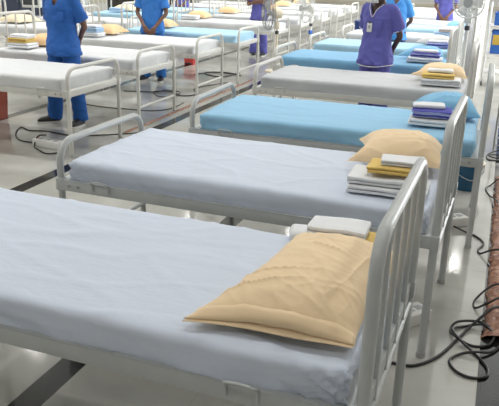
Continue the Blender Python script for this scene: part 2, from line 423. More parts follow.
def bed(x, y, yaw, sheet, label, group, head_left=False, seed=0, step=.05, shaded=False):
    if head_left: root = thing('hospital_bed', label, 'bed', (x-sin(yaw)*W, y+W*cos(yaw), 0), yaw+pi, group)
    else: root = thing('hospital_bed', label, 'bed', (x, y, 0), yaw, group)
    frame_parts(root, M['paint_shaded'] if shaded else M['paint'], step < .04)  # nearest frames take the cream paint greyed in colour as if backlit
    me = cached(('mattress',), lambda: MB().box((.085, .03, ZR1), (L-.075, W-.03, ZM-.022), .03).mesh('mattress', M['ticking']))
    mt = link('mattress', me, root)
    me = cached(('sheet', seed, step, sheet), lambda: sheet_mesh(seed, step, M[sheet]))
    link('bed_sheet', me, mt)
    return root
G1, G2, G3 = 'hospital beds of the right row', 'hospital beds of the middle row', 'hospital beds of the far left row'
ROW1 = [(-.386, .168, -.0153, 'white', 'shade-greyed white metal bed nearest the camera, white sheet, large apricot pillow'),
        (-.328, 1.606, -.0203, 'white', 'white sheeted metal bed second from the camera, apricot pillow and linen stack'),
        (-.189, 3.063, .020, 'sky', 'metal bed with bright sky blue sheet and blue pillow, third from the camera'),
        (-.38, 4.99, .0, 'greywhite', 'metal bed with greyish white sheet just in front of the masked person in purple'),
        (-.70, 6.62, .0, 'mid', 'metal bed with darker blue sheet directly behind the masked person in purple'),
        (-.72, 8.30, .0, 'pale', 'metal bed with pale blue sheet behind the darker blue bed in the right row'),
        (-.66, 10.15, .0, 'plain', 'white sheeted bed behind the person in a light blue polo'),
        (-.66, 11.95, .0, 'pale', 'pale blue sheeted bed far back in the right row'),
        (-.66, 13.55, .0, 'plain', 'white sheeted bed far back in the right row, just beyond its last blue bed'),
        (-.66, 15.5, .0, 'plain', 'white sheeted bed right behind the far person in purple with clasped hands'),
        (-.66, 17.1, .0, 'plain', 'white sheeted bed second behind the far person in purple'),
        (-.66, 18.7, .0, 'plain', 'farthest white sheeted bed of the right row at the top edge')]
for i, (x, y, a, s, l) in enumerate(ROW1):
    bed(x, y, a, s, l, G1, False, i, .02 if i < 2 else (.028 if i < 4 else .05), shaded=i < 3)
ROW2 = [(-1.837, 3.901, -.006, 'plain', 'white bed at left edge with the person in royal blue standing behind it'),
        (-1.916, 5.376, -.01, 'plain', 'white bed behind the person in royal blue at left, apricot pillow at its head'),
        (-1.94, 7.05, 0, 'plain', 'white bed in front of the person in bright blue with clasped hands'),
        (-1.95, 8.65, 0, 'pale', 'pale blue sheeted bed directly behind the person in bright blue, middle row'),
        (-2.06, 10.8, 0, 'plain', 'white bed of the middle row beyond its pale blue one'),
        (-2.10, 12.65, 0, 'plain', 'white bed of the middle row behind the person with folded arms'),
        (-2.10, 14.4, 0, 'plain', 'white bed of the middle row, third from its far end'),
        (-2.15, 16.25, 0, 'plain', 'white bed of the middle row, second from its far end'),
        (-2.15, 18.0, 0, 'plain', 'farthest white bed of the middle row')]
for i, (x, y, a, s, l) in enumerate(ROW2):
    bed(x, y, a, s, l, G2, True, 20+i, .03 if i < 3 else .05)
ROW3 = [(-4.45, 8.0, 0, 'plain', 'white bed at top left with the cream pillow, behind the barred head bow'),
        (-4.45, 9.7, 0, 'plain', 'white bed of the far left row between the two persons in blue'),
        (-4.45, 11.6, 0, 'pale', 'pale blue bed of the far left row left of the person in bright blue'),
        (-4.45, 13.6, 0, 'pale', 'pale blue bed in front of the hidden person in purple'),
        (-4.45, 15.4, 0, 'plain', 'white bed of the far left row beyond its blue ones'),
        (-4.45, 17.2, 0, 'plain', 'farthest white bed of the far left row')]
for i, (x, y, a, s, l) in enumerate(ROW3):
    bed(x, y, a, s, l, G3, True, 40+i, .05)

# ------------------------------------------------------------------ bedding
def pillow(cx, cy, z, lx, ly, h, rz, m, label, group, seed=0, n=40, droop=None, pull=None, tilt=0.0, hem=False):
    mb = MB(); vs = {}; so = Vector((seed*5.1, seed*2.3, 0))
    def th(u, v): return h*max(0, (1-abs(u)**2.6))**.55*max(0, (1-abs(v)**2.6))**.55
    def pt(u, v, s):
        pin = 1-.10*(1-abs(v)**3)*abs(u)**4 ; piny = 1-.07*(1-abs(u)**3)*abs(v)**4
        x, y = u*lx/2*pin, v*ly/2*piny
        if pull:
            for (pu, pv, dx, dy) in pull:
                wgt = max(0, 1-math.hypot(u-pu, v-pv)/1.1)**2; x += dx*wgt; y += dy*wgt
        t = th(u, v)
        e = max(abs(u), abs(v))
        wr = (.007*noise.noise(Vector((x*5, y*4, 1))+so)+.002*noise.noise(Vector((x*16, y*14, 2))+so))
        rdg = max(0, 1-abs(noise.noise(Vector((x*5+y*3, y*5-x*4, 3))+so))*3.5)**7*.0015
        for (qa, qb, qc, amp) in ((1.1, .35, 21, .006), (.5, -1.0, 23, .005), (1.0, -.5, 25, .005), (.15, 1.0, 27, .004)):
            al_, ac_ = x*qa+y*qb, -x*qb+y*qa
            rdg += amp*max(0, 1-abs(noise.noise(Vector((al_*2.4, ac_*9.5, qc))+so))*3.6)**3*max(0, noise.noise(Vector((x*4, y*4, qc+50))+so)+.25)*2.0
        rdg += 0*max(0, 1-abs(noise.noise(Vector((x*9-y*6, y*8+x*7, 13))+so))*4.5)**5*.000 + max(0, 1-abs(noise.noise(Vector((x*3.2+y*5, y*2-x*3, 15))+so))*6.0)**5*.002
        zz = z + .012*e**4*noise.noise(Vector((x*6, y*6, 7))+so)
        if s > 0: zz += t*.80 + (wr+rdg)*min(1, t/h*2+.15)
        else: zz -= t*.10
        zz += tilt*x
        if droop:
            dv = droop(x, y)
            zz += dv
        zz = max(zz, z-.02) if not droop else zz
        return (x, y, zz)
    g = {}
    for s in (1, -1):
        for i in range(n+1):
            for j in range(n+1):
                b = i in (0, n) or j in (0, n)
                if s < 0 and b: g[(s, i, j)] = g[(1, i, j)]; continue
                u, v = -1+2*i/n, -1+2*j/n
                u, v = math.copysign(abs(u)**.8, u), math.copysign(abs(v)**.8, v)
                g[(s, i, j)] = len(mb.v); mb.v.append(Vector(pt(u, v, s)))
        for i in range(n):
            for j in range(n):
                q = (g[(s, i, j)], g[(s, i+1, j)], g[(s, i+1, j+1)], g[(s, i, j+1)])
                mb.f.append(q if s > 0 else q[::-1])
    o = mb.obj('pillow', M[m]); me = o.data
    o.location = (cx, cy, 0); o.rotation_euler = (0, 0, rz)
    if hem:                                          # open end of the pillowcase: two loose lips
        hb = MB()
        for lip in (0, 1):
            vs, fs = [], []; K = 40
            for i in range(K+1):
                u = -1+2*i/K; x, y, zz = pt(u, -1, 1); x2, y2, z2 = pt(u, -.93, 1)
                lift = (.026*sin(pi*i/K)**2*(1+.5*noise.noise(Vector((u*4, 3, 0)))) if lip else -.004)
                for q in range(4):
                    f = q/3
                    vs.append((x2+(x-x2)*f*1.0+.006*noise.noise(Vector((u*6, f, lip))), y2+(y-y2)*f-.028*f*(1-.4*lip), max(z+.001, (z2*(1-f)+z*f)+(.005 if lip else -.006*f)+lift*(1-abs(f-.6)))))
            for i in range(K):
                for q in range(3): fs.append((i*4+q, i*4+q+1, (i+1)*4+q+1, (i+1)*4+q))
            hb.add(vs, fs)
        h_ = hb.obj('pillowcase_hem', M[m], o); md = h_.modifiers.new('thick', 'SOLIDIFY'); md.thickness = .002
    return tag(o, label, 'pillow', group)

def folded(name, cx, cy, z, lx, ly, h, rz, m, label, group, layers=3, seed=0, cat='linen', tail=None):
    rnd = random.Random(seed); mb = MB(); t = h/layers
    for k in range(layers):
        bm, nx, ny, nz = rounded_box_grid(0, lx, 0, ly, 0, t, t*.45, max(.018, min(lx, ly)/12))
        nz_, ox, oy = 0, rnd.uniform(-.008, .008), rnd.uniform(-.008, .008)
        bm.verts.ensure_lookup_table(); vs = []
        r = t*.48; x0, x1, y0, y1 = -lx/2+ox, lx/2+ox, -ly/2+oy, ly/2+oy
        for v in bm.verts:
            p = Vector((x0+(x1-x0)*v.co.x, y0+(y1-y0)*v.co.y, t*v.co.z))
            c = Vector((min(max(p.x, x0+r), x1-r), min(max(p.y, y0+r), y1-r), min(max(p.z, r), t-r)))
            d = p-c
            if d.length > 1e-9: p = c+d.normalized()*r
            p.z = p.z*1.06 + k*t + z + .006*noise.noise(Vector((p.x*7+seed, p.y*7, k*.3)))*(k+1)/layers
            p.x += .004*noise.noise(Vector((p.y*12, k*3.1, seed))); p.y += .004*noise.noise(Vector((p.x*12, k*3.1, seed+4)))
            vs.append(p)
        bm.verts.index_update()
        mb.add(vs, [[v.index for v in f.verts] for f in bm.faces])
        bot = [v.index for v in bm.verts]
        bm.free()
    o = mb.obj(name, M[m]); o.location = (cx, cy, 0); o.rotation_euler = (0, 0, rz)
    return tag(o, label, cat, group)
PG, TG = 'pillows on the beds', 'folded linen on the beds'
Z0 = ZM+.022
# first bed
def droop1(x, y):
    d = (-.30-y)
    return 0
pillow(1.422, .560, Z0+.014, .43, .73, .145, rad(-3), 'orange', 'large rumpled apricot pillow on the nearest bed', PG, 1, 130,
       pull=[(-1, -1, -.085, -.02), (1, -1, -.01, .05)], hem=True)
folded('folded_cloth', 1.415, 1.035, Z0-.010, .28, .15, .030, .03, 'yellow', 'yellow folded cloth under the white towel behind the nearest pillow', TG, 2, 3)
folded('folded_towel', 1.375, 1.02, Z0+.026, .235, .14, .040, .03, 'towel', 'white folded towel lying behind the nearest apricot pillow', TG, 2, 5, 'towel')
folded('folded_towel', 1.235, .985, Z0-.010, .10, .10, .045, .2, 'towel', 'small white rolled towel left of the yellow cloth on the nearest bed', TG, 1, 6, 'towel')
# second bed
pillow(1.45, 2.285, Z0+.05, .46, .50, .15, .10, 'orange', 'plump apricot pillow on the second bed behind the linen stack', PG, 2, 48, pull=[(-1, -1, -.05, 0), (-1, 1, -.04, .03)])
folded('folded_sheet', 1.46, 1.80, Z0-.010, .38, .25, .036, .02, 'towel', 'lower white folded sheet of the stack on the second bed', TG, 2, 7, 'bed linen')
folded('folded_sheet', 1.455, 1.80, Z0+.030, .37, .24, .036, .02, 'towel', 'upper white folded sheet under the yellow cloth on the second bed', TG, 2, 8, 'bed linen')
folded('folded_cloth', 1.47, 1.81, Z0+.084, .23, .19, .030, .03, 'yellow', 'yellow folded cloth on the stack of the second bed', TG, 2, 9)
folded('folded_towel', 1.51, 1.83, Z0+.120, .21, .15, .026, .10, 'towel', 'white towel topmost on the stack of the second bed', TG, 2, 10, 'towel')
# third bed
pillow(1.57, 3.81, Z0+.02, .44, .42, .17, .10, 'bluepil', 'blue pillow at the head of the bright sky blue bed', PG, 3, 48, pull=[(1, -1, .02, .0), (-1, 1, -.05, .03)])
folded('folded_sheet', 1.50, 3.42, Z0-.002, .32, .22, .045, .06, 'towel', 'white folded sheet under the purple cloth on the sky blue bed', TG, 2, 11, 'bed linen')
folded('folded_cloth', 1.50, 3.435, Z0+.052, .27, .20, .050, .05, 'purple', 'purple striped folded cloth on the bright sky blue bed', TG, 3, 12)
folded('folded_towel', 1.47, 3.455, Z0+.106, .22, .13, .026, .18, 'towel', 'white towel topmost on the purple cloth of the sky blue bed', TG, 1, 13, 'towel')
# fourth bed
pillow(1.38, 5.66, Z0+.04, .46, .42, .13, .12, 'orange', 'apricot pillow on the greyish white bed of the right row', PG, 4, 30, pull=[(-1, -1, -.10, 0)])
folded('folded_sheet', 1.40, 5.26, Z0-.002, .36, .26, .06, .03, 'towel', 'white folded sheet under the yellow cloth on the greyish white bed', TG, 3, 14, 'bed linen')
folded('folded_cloth', 1.36, 5.27, Z0+.06, .30, .22, .04, .05, 'yellow', 'yellow folded cloth on the greyish white bed', TG, 2, 15)
folded('folded_towel', 1.38, 5.31, Z0+.103, .24, .14, .03, .05, 'towel', 'white towel topmost on the greyish white bed of the right row', TG, 1, 16, 'towel')
# fifth to twelfth
pillow(1.02, 7.32, Z0+.03, .46, .40, .13, .12, 'bluepil', 'blue pillow on the darker blue bed behind the masked person', PG, 5, 26, pull=[(-1, -1, -.12, 0)])
folded('folded_sheet', 1.06, 6.90, Z0-.002, .40, .24, .05, .03, 'towel', 'white folded sheet under the purple cloth on the darker blue bed', TG, 2, 17, 'bed linen')
folded('folded_cloth', 1.07, 6.92, Z0+.05, .34, .20, .05, .03, 'purple', 'purple folded cloth on the darker blue bed', TG, 2, 18)
folded('folded_towel', 1.06, 6.94, Z0+.102, .28, .14, .03, .03, 'towel', 'white towel topmost on the darker blue bed', TG, 1, 19, 'towel')
pillow(1.02, 9.0, Z0+.03, .46, .36, .12, .1, 'whitepil', 'off white pillow on the pale blue bed of the right row', PG, 6, 22, pull=[(-1, -1, -.1, 0)])
folded('folded_cloth', 1.06, 8.62, Z0-.002, .30, .20, .06, .05, 'purple', 'purple and white folded cloth on the pale blue bed of the right row', TG, 3, 20)
folded('folded_towel', 1.06, 8.63, Z0+.062, .26, .15, .025, .03, 'towel', 'white towel topmost on the folded cloth of the pale blue bed, right row', TG, 1, 21, 'towel')
pillow(1.08, 10.84, Z0+.03, .46, .40, .12, .1, 'whitepil', 'pale pillow on the white bed behind the light blue polo person', PG, 7, 18)
folded('folded_cloth', 1.02, 10.45, Z0-.002, .40, .22, .06, .05, 'lightcloth', 'pale blue folded cloth before the pillow of the bed behind the polo', TG, 2, 22)
folded('folded_cloth', 1.05, 10.46, Z0+.062, .34, .2, .06, .05, 'pink', 'pale pink folded cloth on the pale blue cloth far back', TG, 2, 23)
pillow(1.08, 12.45, Z0+.02, .46, .50, .12, .1, 'bluepil', 'pale blue pillow on the far blue bed of the right row', PG, 8, 14)
pillow(1.08, 14.05, Z0+.02, .46, .50, .12, .1, 'whitepil', 'pale pillow on the bed just beyond the last blue one', PG, 9, 14)
# middle row
def mid_pillow(y, x, m, label, seed, n=24, **k): return pillow(x, y, Z0+.02, .44, .46, .14, rad(180)+.1, m, label, PG, seed, n, **k)
mid_pillow(5.96, -3.52, 'deep', 'apricot pillow half hidden by the person in royal blue', 10)
folded('folded_sheet', -3.60, 5.58, Z0-.002, .30, .24, .06, .04, 'towel', 'white folded sheet at the base of the stack on the bed at left', TG, 2, 30, 'bed linen')
folded('folded_cloth', -3.61, 5.58, Z0+.06, .27, .22, .05, .04, 'yellow', 'yellow folded cloth in the stack left of the royal blue person', TG, 3, 31)
folded('folded_towel', -3.60, 5.59, Z0+.112, .25, .20, .04, .04, 'towel', 'white towel topmost of the stack left of the royal blue person', TG, 2, 32, 'towel')
mid_pillow(7.62, -3.66, 'deep', 'apricot pillow just right of the person in royal blue', 11, 28, pull=[(-1, -1, -.06, 0)])
folded('folded_sheet', -3.66, 7.22, Z0-.002, .30, .24, .05, .04, 'towel', 'white folded sheet beside the royal blue sleeve, lowest of its stack', TG, 2, 33, 'bed linen')
folded('folded_cloth', -3.67, 7.22, Z0+.05, .28, .22, .07, .04, 'lightcloth', 'pale blue folded cloth beside the royal blue sleeve', TG, 3, 34)
folded('folded_towel', -3.67, 7.22, Z0+.122, .25, .2, .03, .04, 'towel', 'white towel topmost on the pale blue cloth by the royal blue sleeve', TG, 1, 35, 'towel')
mid_pillow(9.10, -3.50, 'deep', 'apricot pillow peeking out behind the person in bright blue', 12)
mid_pillow(11.40, -3.85, 'deep', 'apricot pillow on the middle row bed beyond its pale blue one', 13, 24)
folded('folded_towel', -3.86, 11.0, Z0-.002, .34, .22, .07, .04, 'towel', 'white folded linen before the apricot pillow beyond the pale blue bed', TG, 2, 36, 'towel')
mid_pillow(13.12, -3.88, 'deep', 'apricot pillow left of the person with folded arms', 14)
mid_pillow(14.9, -3.55, 'deep', 'apricot pillow far back in the middle row', 15, 14)
mid_pillow(16.75, -3.75, 'deep', 'apricot pillow at the top edge between the two fans', 16, 14)
mid_pillow(18.5, -3.75, 'deep', 'apricot pillow at the top edge above the second fan', 17, 14)
# far left row
pillow(-5.88, 8.45, Z0+.02, .50, .60, .13, rad(180), 'cream', 'cream pillow at top left beneath the white bow', PG, 18, 24)
pillow(-5.95, 10.2, Z0+.02, .46, .58, .13, rad(180), 'whitepil', 'off white pillow on the bed between the two persons in blue', PG, 19, 14)
pillow(-5.95, 12.22, Z0+.02, .50, .46, .14, rad(180), 'cream', 'cream pillow at the top edge left of the person in bright blue', PG, 20, 16)
folded('folded_towel', -5.95, 11.8, Z0-.002, .30, .2, .08, .04, 'lightcloth', 'pale blue folded towel before the cream pillow at the top edge', TG, 2, 37, 'towel')

# ------------------------------------------------------------------ people
def hand_geo(mb, wrist, d, n, side, curl=0.6, sc=1.0):
    """palm and five fingers; d points along the fingers, n out of the palm, side = +1/-1 puts the thumb"""
    wrist, d, n = Vector(wrist), Vector(d).normalized(), Vector(n).normalized(); n = (n-d*n.dot(d)).normalized(); t = d.cross(n)*side
    def P(a, b, c): return wrist + (d*a+t*b+n*c)*sc
    for b in (-.028, -.010, .010, .028):
        mb.tube([P(-.01, b*.55, 0), P(.03, b*.9, 0), P(.088, b, 0)], [.016*sc, .0165*sc, .012*sc], 8)
    for b, ln in ((-.030, .060), (-.010, .074), (.010, .078), (.030, .070)):
        path, rr, a, pos = [P(.075, b, 0)], [.0105*sc], 0.0, Vector((.085, b, 0))
        path.append(P(*pos)); rr.append(.0105*sc)
        for k, fr in enumerate((.45, .32, .23)):
            a += curl*(.55 if k == 0 else .8)
            pos = pos + Vector((cos(a)*ln*fr, 0, sin(a)*ln*fr)); path.append(P(*pos)); rr.append((.0098-.001*k)*sc)
        mb.tube(path, rr, 8)
    mb.tube([P(.005, .022, .004), P(.038, .046, .012), P(.066, .055, .024), P(.086, .050, .036)], [.015*sc, .0125*sc, .0108*sc, .009*sc], 8)

ARMS = {  # shoulder to hand, for the arm on +x: elbow, wrist, finger direction, palm normal
    'back':   ((.222, .095, 1.105), (.085, .185, .935), (-.85, .10, -.5), (0, 1, 0)),
    'front':  ((.238, -.035, 1.100), (.075, -.195, .860), (-.62, -.12, -.78), (0, 1, .1)),
    'folded': ((.240, -.095, 1.115), (-.02, -.225, 1.165), (-1, .1, .05), (0, 1, 0)),
}
def body_rings(g=0.0, fl=0.0):                 # torso, grown by g, hem flare fl
    return [(0, 0, .775, .158+g+fl, .116+g+fl), (0, 0, .86, .157+g+fl*.7, .120+g+fl*.7), (0, -.004, .97, .146+g+fl*.4, .112+g+fl*.4), (0, -.006, 1.08, .140+g, .104+g),
            (0, -.004, 1.19, .148+g, .110+g), (0, 0, 1.29, .158+g, .112+g), (0, .006, 1.37, .154+g, .094+g), (0, .010, 1.415, .110+g, .076+g*.8), (0, .010, 1.440, .075+g, .060+g*.6)]
def person(label, loc, rz, hgt, arms, top, skin, stance=(.10, .10), trousers=None, trim=None, badge=False, mask=False, lanyard=False, polo=False, headturn=0.0, shoe_turn=(.25, -.25), female=False, fine=.0085, headdrop=(0, 0)):
    root = thing('person', label, 'person', loc, rz); k = hgt/1.70
    def fin(name, me, m, par=None):
        me.materials.clear(); me.materials.append(m); me.polygons.foreach_set('use_smooth', [True]*len(me.polygons))
        o = link(name, me, par or root)
        me.transform(Matrix.Scale(k, 4)); me.update(); return o
    hips = [(-.085, 0, .86), (.085, 0, .86)]; ank = [(-stance[0], .02, .09), (stance[1], .02, .09)]
    b = MB()
    b.loft([(cx, cy, z, rx-.010, ry-.010) for cx, cy, z, rx, ry in body_rings()], 28, p=2.3)
    for i, sx in enumerate((-1, 1)):
        h, a = Vector(hips[i]), Vector(ank[i]); kn = h.lerp(a, .5)+Vector((0, -.015, 0))
        b.tube(spline([h+Vector((0, 0, .03)), h.lerp(kn, .5), kn, kn.lerp(a, .4)+Vector((0, .012, 0)), a], 4), [.085-.052*q/16 for q in range(17)], 14)
        el, wr, fd, pn = [Vector((v[0]*sx, v[1], v[2])) for v in ARMS[arms]]
        if arms != 'folded' and sx < 0: wr = wr + Vector((0, -.018 if arms == 'front' else .02, .022))
        if arms == 'folded' and sx < 0: wr = wr + Vector((0, -.03, .035))
        sh = Vector((.155*sx, .006, 1.375))
        pth = spline([Vector((.11*sx, .006, 1.385)), sh, sh.lerp(el, .5)+Vector((.012*sx, 0, 0)), el, el.lerp(wr, .35), wr], 5)
        n_ = len(pth); b.tube(pth, [.048-.022*(q/(n_-1)) for q in range(n_)], 14)
        hand_geo(b, wr, fd, pn, sx, .55)
    # neck, head and face
    b.tube([(0, .012, 1.38), (0, .008, 1.45), (0, -.004, 1.52)], [.062, .054, .052], 16)
    HR = Matrix.Translation((0, -.005-headdrop[0], 1.60-headdrop[1])) @ Matrix.Rotation(headturn, 4, 'Z')
    b.ball((0, .005, .022), (.073, .092, .098), 24, HR); b.ball((0, -.020, -.045), (.056, .066, .066), 20, HR); b.ball((0, -.062, -.088), (.024, .022, .020), 12, HR)
    b.tube([(0, -.088, .018), (0, -.100, -.010), (0, -.108, -.030)], [.009, .0125, .015], 10, mt=HR)
    for sx in (-1, 1):
        b.ball((.074*sx, .012, -.010), (.010, .019, .031), 12, HR); b.ball((.012*sx, -.096, -.032), (.010, .010, .009), 8, HR)
        b.tube([(.012*sx, -.086, .033), (.030*sx, -.086, .037), (.048*sx, -.076, .031)], .008, 8, mt=HR)
    b.ball((0, -.082, -.062), (.024, .010, .008), 12, HR)
    fin('body', remeshed(b, fine, 3), skin)
    def part(name, mb_, m, par=None): return fin(name, mb_.mesh(name, m), m, par)
    for sx in (-1, 1):
        part('eye', MB().ball((.030*sx, -.082, .016), (.013, .009, .0075), 12, HR), M['eye'])
        part('eyebrow', MB().tube([(.014*sx, -.093, .036), (.032*sx, -.0915, .041), (.050*sx, -.081, .034)], .0038, 6, mt=HR), M['hair'])
    if not mask: part('mouth', MB().tube([(-.022, -.086, -.062), (0, -.0935, -.061), (.022, -.086, -.062)], [.003, .0055, .003], 8, mt=HR), M['lips'])
    hb = MB(); hb.ball((0, .012, .030), (.081, .096, .100), 28, HR)
    hm = hb.mesh('hair', M['hair']); bm = bmesh.new(); bm.from_mesh(hm); inv = HR.inverted()
    bmesh.ops.delete(bm, geom=[v for v in bm.verts if (lambda q: (q.y < -.045 and q.z < .075) or (q.z < -.03 and not female) or q.z < -.06 or (abs(q.x) > .06 and q.z < .0 and q.y < .03))(inv @ v.co)], context='VERTS')
    bm.to_mesh(hm); bm.free(); ho = fin('hair', hm, M['hair'])
    md = ho.modifiers.new('thick', 'SOLIDIFY'); md.thickness = .010; md.offset = -0.5
    if female: part('hair_bun', MB().ball((0, .112, .0), (.040, .034, .038), 16, HR), M['hair'], ho)
    if mask:
        mk = MB(); vs, fs = [], []
        for i in range(9):
            for j in range(13):
                a = -1.15+2.3*j/12; z = .002-.105*i/8; bul = .018*sin(pi*i/8)
                vs.append((sin(a)*(.072-.012*(i/8)), -.030-cos(a)*(.068+bul)*(1-.12*i/8), z))
        for i in range(8):
            for j in range(12): fs.append((i*13+j, i*13+j+1, (i+1)*13+j+1, (i+1)*13+j))
        mk.add(vs, fs, HR); o = part('face_mask', mk, M['mask']); md = o.modifiers.new('thick', 'SOLIDIFY'); md.thickness = .003
        part('mask_strap', MB().tube([(-.068, -.045, -.01), (-.082, .0, -.002), (-.080, .03, .01)], .0025, 6, mt=HR).tube([(.068, -.045, -.01), (.082, .0, -.002), (.080, .03, .01)], .0025, 6, mt=HR), M['mask'], o)
    # trousers
    t = MB(); t.loft([(0, 0, .80, .165, .115), (0, 0, .90, .172, .120), (0, 0, 1.0, .155, .11)], 24)
    for i in range(2):
        h, a = Vector(hips[i]), Vector(ank[i]); kn = h.lerp(a, .5)+Vector((0, -.012, 0)); low = a+Vector((0, 0, -.035))
        t.tube(spline([h+Vector((0, 0, .06)), h.lerp(kn, .5), kn, kn.lerp(a, .5)+Vector((0, .010, 0)), low], 5), [.100-.022*q/20+.006*max(0, (q-15))/5 for q in range(21)], 18)
    me = remeshed(t, .012, 2)
    for v in me.vertices:
        v.co += v.normal*(.010*noise.noise(v.co*9+Vector(loc))+.006*max(0, 1-abs(noise.noise(Vector((v.co.x*5, v.co.y*5, v.co.z*14))+Vector(loc)))*3.5))
    fin('trousers', me, trousers or top)
    # tunic with sleeves and an open neck
    c = MB(); c.loft(body_rings(.016, .022 if not polo else .010), 32, p=2.3)
    cuffs = []
    for sx in (-1, 1):
        el = Vector((ARMS[arms][0][0]*sx, ARMS[arms][0][1], ARMS[arms][0][2])); sh = Vector((.152*sx, .006, 1.375)); end = sh.lerp(el, .80)+Vector((.008*sx, 0, 0))
        c.tube(spline([Vector((.09*sx, .006, 1.375)), sh, sh.lerp(el, .42)+Vector((.010*sx, 0, 0)), end], 5), [.058, .060, .061, .062, .062, .062, .062, .063, .063, .064, .064, .065, .065, .066, .066, .067], 18)
        cuffs.append((end, (el-sh).normalized()))
    me = remeshed(c, .011, 3)
    bm = bmesh.new(); bm.from_mesh(me)
    def cut(p):
        if p.z > 1.432: return True
        vz = 1.325 if not polo else 1.35
        if p.y < 0 and abs(p.x) < .085 and p.z > vz + abs(p.x)*1.75: return True
        if p.z < .785 and p.x*p.x/.04+p.y*p.y/.02 < 1.2 and abs(p.z-.775) < .008: return True
        for e, dr in cuffs:
            q = p-e
            if q.dot(dr) > -.006 and q.length < .075: return True
        return False
    bmesh.ops.delete(bm, geom=[v for v in bm.verts if cut(v.co)], context='VERTS')
    for v in bm.verts:
        s_ = Vector(loc); z = v.co.z
        v.co += v.normal*((.011*noise.noise(v.co*6+s_)+.007*noise.noise(v.co*13+s_)+.007*max(0, 1-abs(noise.noise(Vector((v.co.x*6+z*3, v.co.y*5, z*7-v.co.x*4))+s_))*3.5))*(.45 if z > 1.3 else 1)+.004)
        if z < .82: v.co += Vector((v.co.x, v.co.y, 0)).normalized()*.008*sin(math.atan2(v.co.y, v.co.x)*7+loc[0])
    bm.to_mesh(me); bm.free()
    to = fin('tunic' if not polo else 'polo_shirt', me, top)
    md = to.modifiers.new('thick', 'SOLIDIFY'); md.thickness = .004; md.offset = 0
    if trim:
        for e, dr in cuffs:
            x = dr.orthogonal().normalized(); y = dr.cross(x)
            part('cuff_trim', MB().tube([e-dr*.010+(x*cos(2*pi*q/24)+y*sin(2*pi*q/24))*.069 for q in range(24)], .0055, 8, closed=True), trim, to)
        rx, ry = .158+.016+.022, .116+.016+.022
        part('hem_trim', MB().tube([((rx+.008)*math.copysign(abs(cos(a))**.87, cos(a)), (ry+.008)*math.copysign(abs(sin(a))**.87, sin(a)), .785+.012*cos(2*a)) for a in [2*pi*q/48 for q in range(48)]], .0045, 8, closed=True), trim, to)
        part('neck_trim', MB().tube(spline([(-.086, -.060, 1.43), (-.045, -.122, 1.375), (0, -.134, 1.30), (.045, -.122, 1.375), (.086, -.060, 1.43)], 5), .0035, 6), trim, to)
    if polo:
        for sx in (-1, 1):
            part('collar', MB().tube(spline([(.010*sx, -.128, 1.345), (.055*sx, -.105, 1.395), (.080*sx, -.040, 1.43), (.05*sx, .06, 1.445), (0, .082, 1.445)], 5), .011, 8), top, to)
    else: part('chest_pocket', MB().box((.045, -.142, 1.17), (.125, -.134, 1.26), .003), top, to)
    if badge:
        bx, bz = badge
        o = part('name_badge', MB().box((bx-.032, -.152, bz-.05), (bx+.032, -.148, bz+.045), .002), M['whiteplastic'])
        part('badge_photo', MB().box((bx-.014, -.1535, bz-.012), (bx+.014, -.1515, bz+.022)), M['greyplastic'], o)
        part('badge_clip', MB().box((bx-.010, -.153, bz+.04), (bx+.010, -.149, bz+.062), .001), M['darkgrey'], o)
    if lanyard:
        part('pendant', MB().ball((.0, -.118, 1.305), (.014, .008, .018), 12), M['red'])
        part('lanyard', MB().tube(spline([(-.070, -.05, 1.43), (-.035, -.100, 1.37), (0, -.112, 1.32), (.035, -.100, 1.37), (.070, -.05, 1.43)], 5), .0035, 6), M['darkgrey'])
    for i in range(2):
        a = Vector(ank[i]); R = Matrix.Translation((a.x, 0, 0)) @ Matrix.Rotation(shoe_turn[i], 4, 'Z')
        rings = []
        sm = MB(); sm.loft([(0, -.058, .022, .050, .135), (0, -.058, .042, .050, .134), (0, -.045, .066, .044, .112), (0, .0, .088, .036, .060), (0, .028, .105, .034, .038)], 22, p=2.4, mt=R)
        so = part('shoe', sm, M['black'])
        part('sole', MB().loft([(0, -.058, 0, .051, .136), (0, -.058, .024, .053, .139)], 22, p=2.4, mt=R), M['darkgrey'] if skin is M['skin_dark'] else M['whiteplastic'], so)
        lc = MB()
        for q in range(3): lc.tube([(-.022, -.085+.028*q, .066+.010*q), (0, -.088+.028*q, .074+.010*q), (.022, -.085+.028*q, .066+.010*q)], .004, 6, mt=R)
        part('laces', lc, M['greyplastic'], so)
    return root
person('person in royal blue scrubs standing with hands behind the back at left', (-2.69, 5.10, 0), rad(-2), 1.70, 'back', M['scrub_blue'], M['skin'], (.19, .17), shoe_turn=(-.75, .05))
person('person in bright blue scrubs with hands clasped in front between two beds', (-3.27, 8.33, 0), rad(12), 1.63, 'front', M['scrub_mid'], M['skin'], (.15, .13), shoe_turn=(-.3, .1))
person('person in purple with folded arms behind the pedestal fan', (-2.86, 12.22, 0), rad(14), 1.58, 'folded', M['scrub_purple'], M['skin'], (.12, .12), female=True, fine=.011)
person('person in white trimmed purple tunic and face mask with a hanging badge', (.60, 6.22, 0), rad(-24), 1.70, 'back', M['scrub_purple'], M['skin_dark'], (.1, .1), trim=M['bandage'], badge=(-.015, 1.19), mask=True, lanyard=True, female=True, headturn=rad(-12), headdrop=(.03, .055))
person('person in light blue polo shirt with a white badge on the chest', (.29, 9.70, 0), rad(-8), 1.60, 'back', M['scrub_light'], M['skin'], (.1, .1), trousers=M['navyp'], badge=(.055, 1.24), polo=True, fine=.011)
person('far person in purple scrubs with hands clasped in front at the top edge', (.62, 14.85, 0), rad(-4), 1.60, 'front', M['scrub_purple'], M['skin'], (.1, .1), female=True, fine=.011)
person('person in purple mostly hidden behind the bright blue person at top left', (-5.85, 14.85, 0), rad(10), 1.58, 'front', M['scrub_purple'], M['skin'], (.1, .1), female=True, fine=.012)

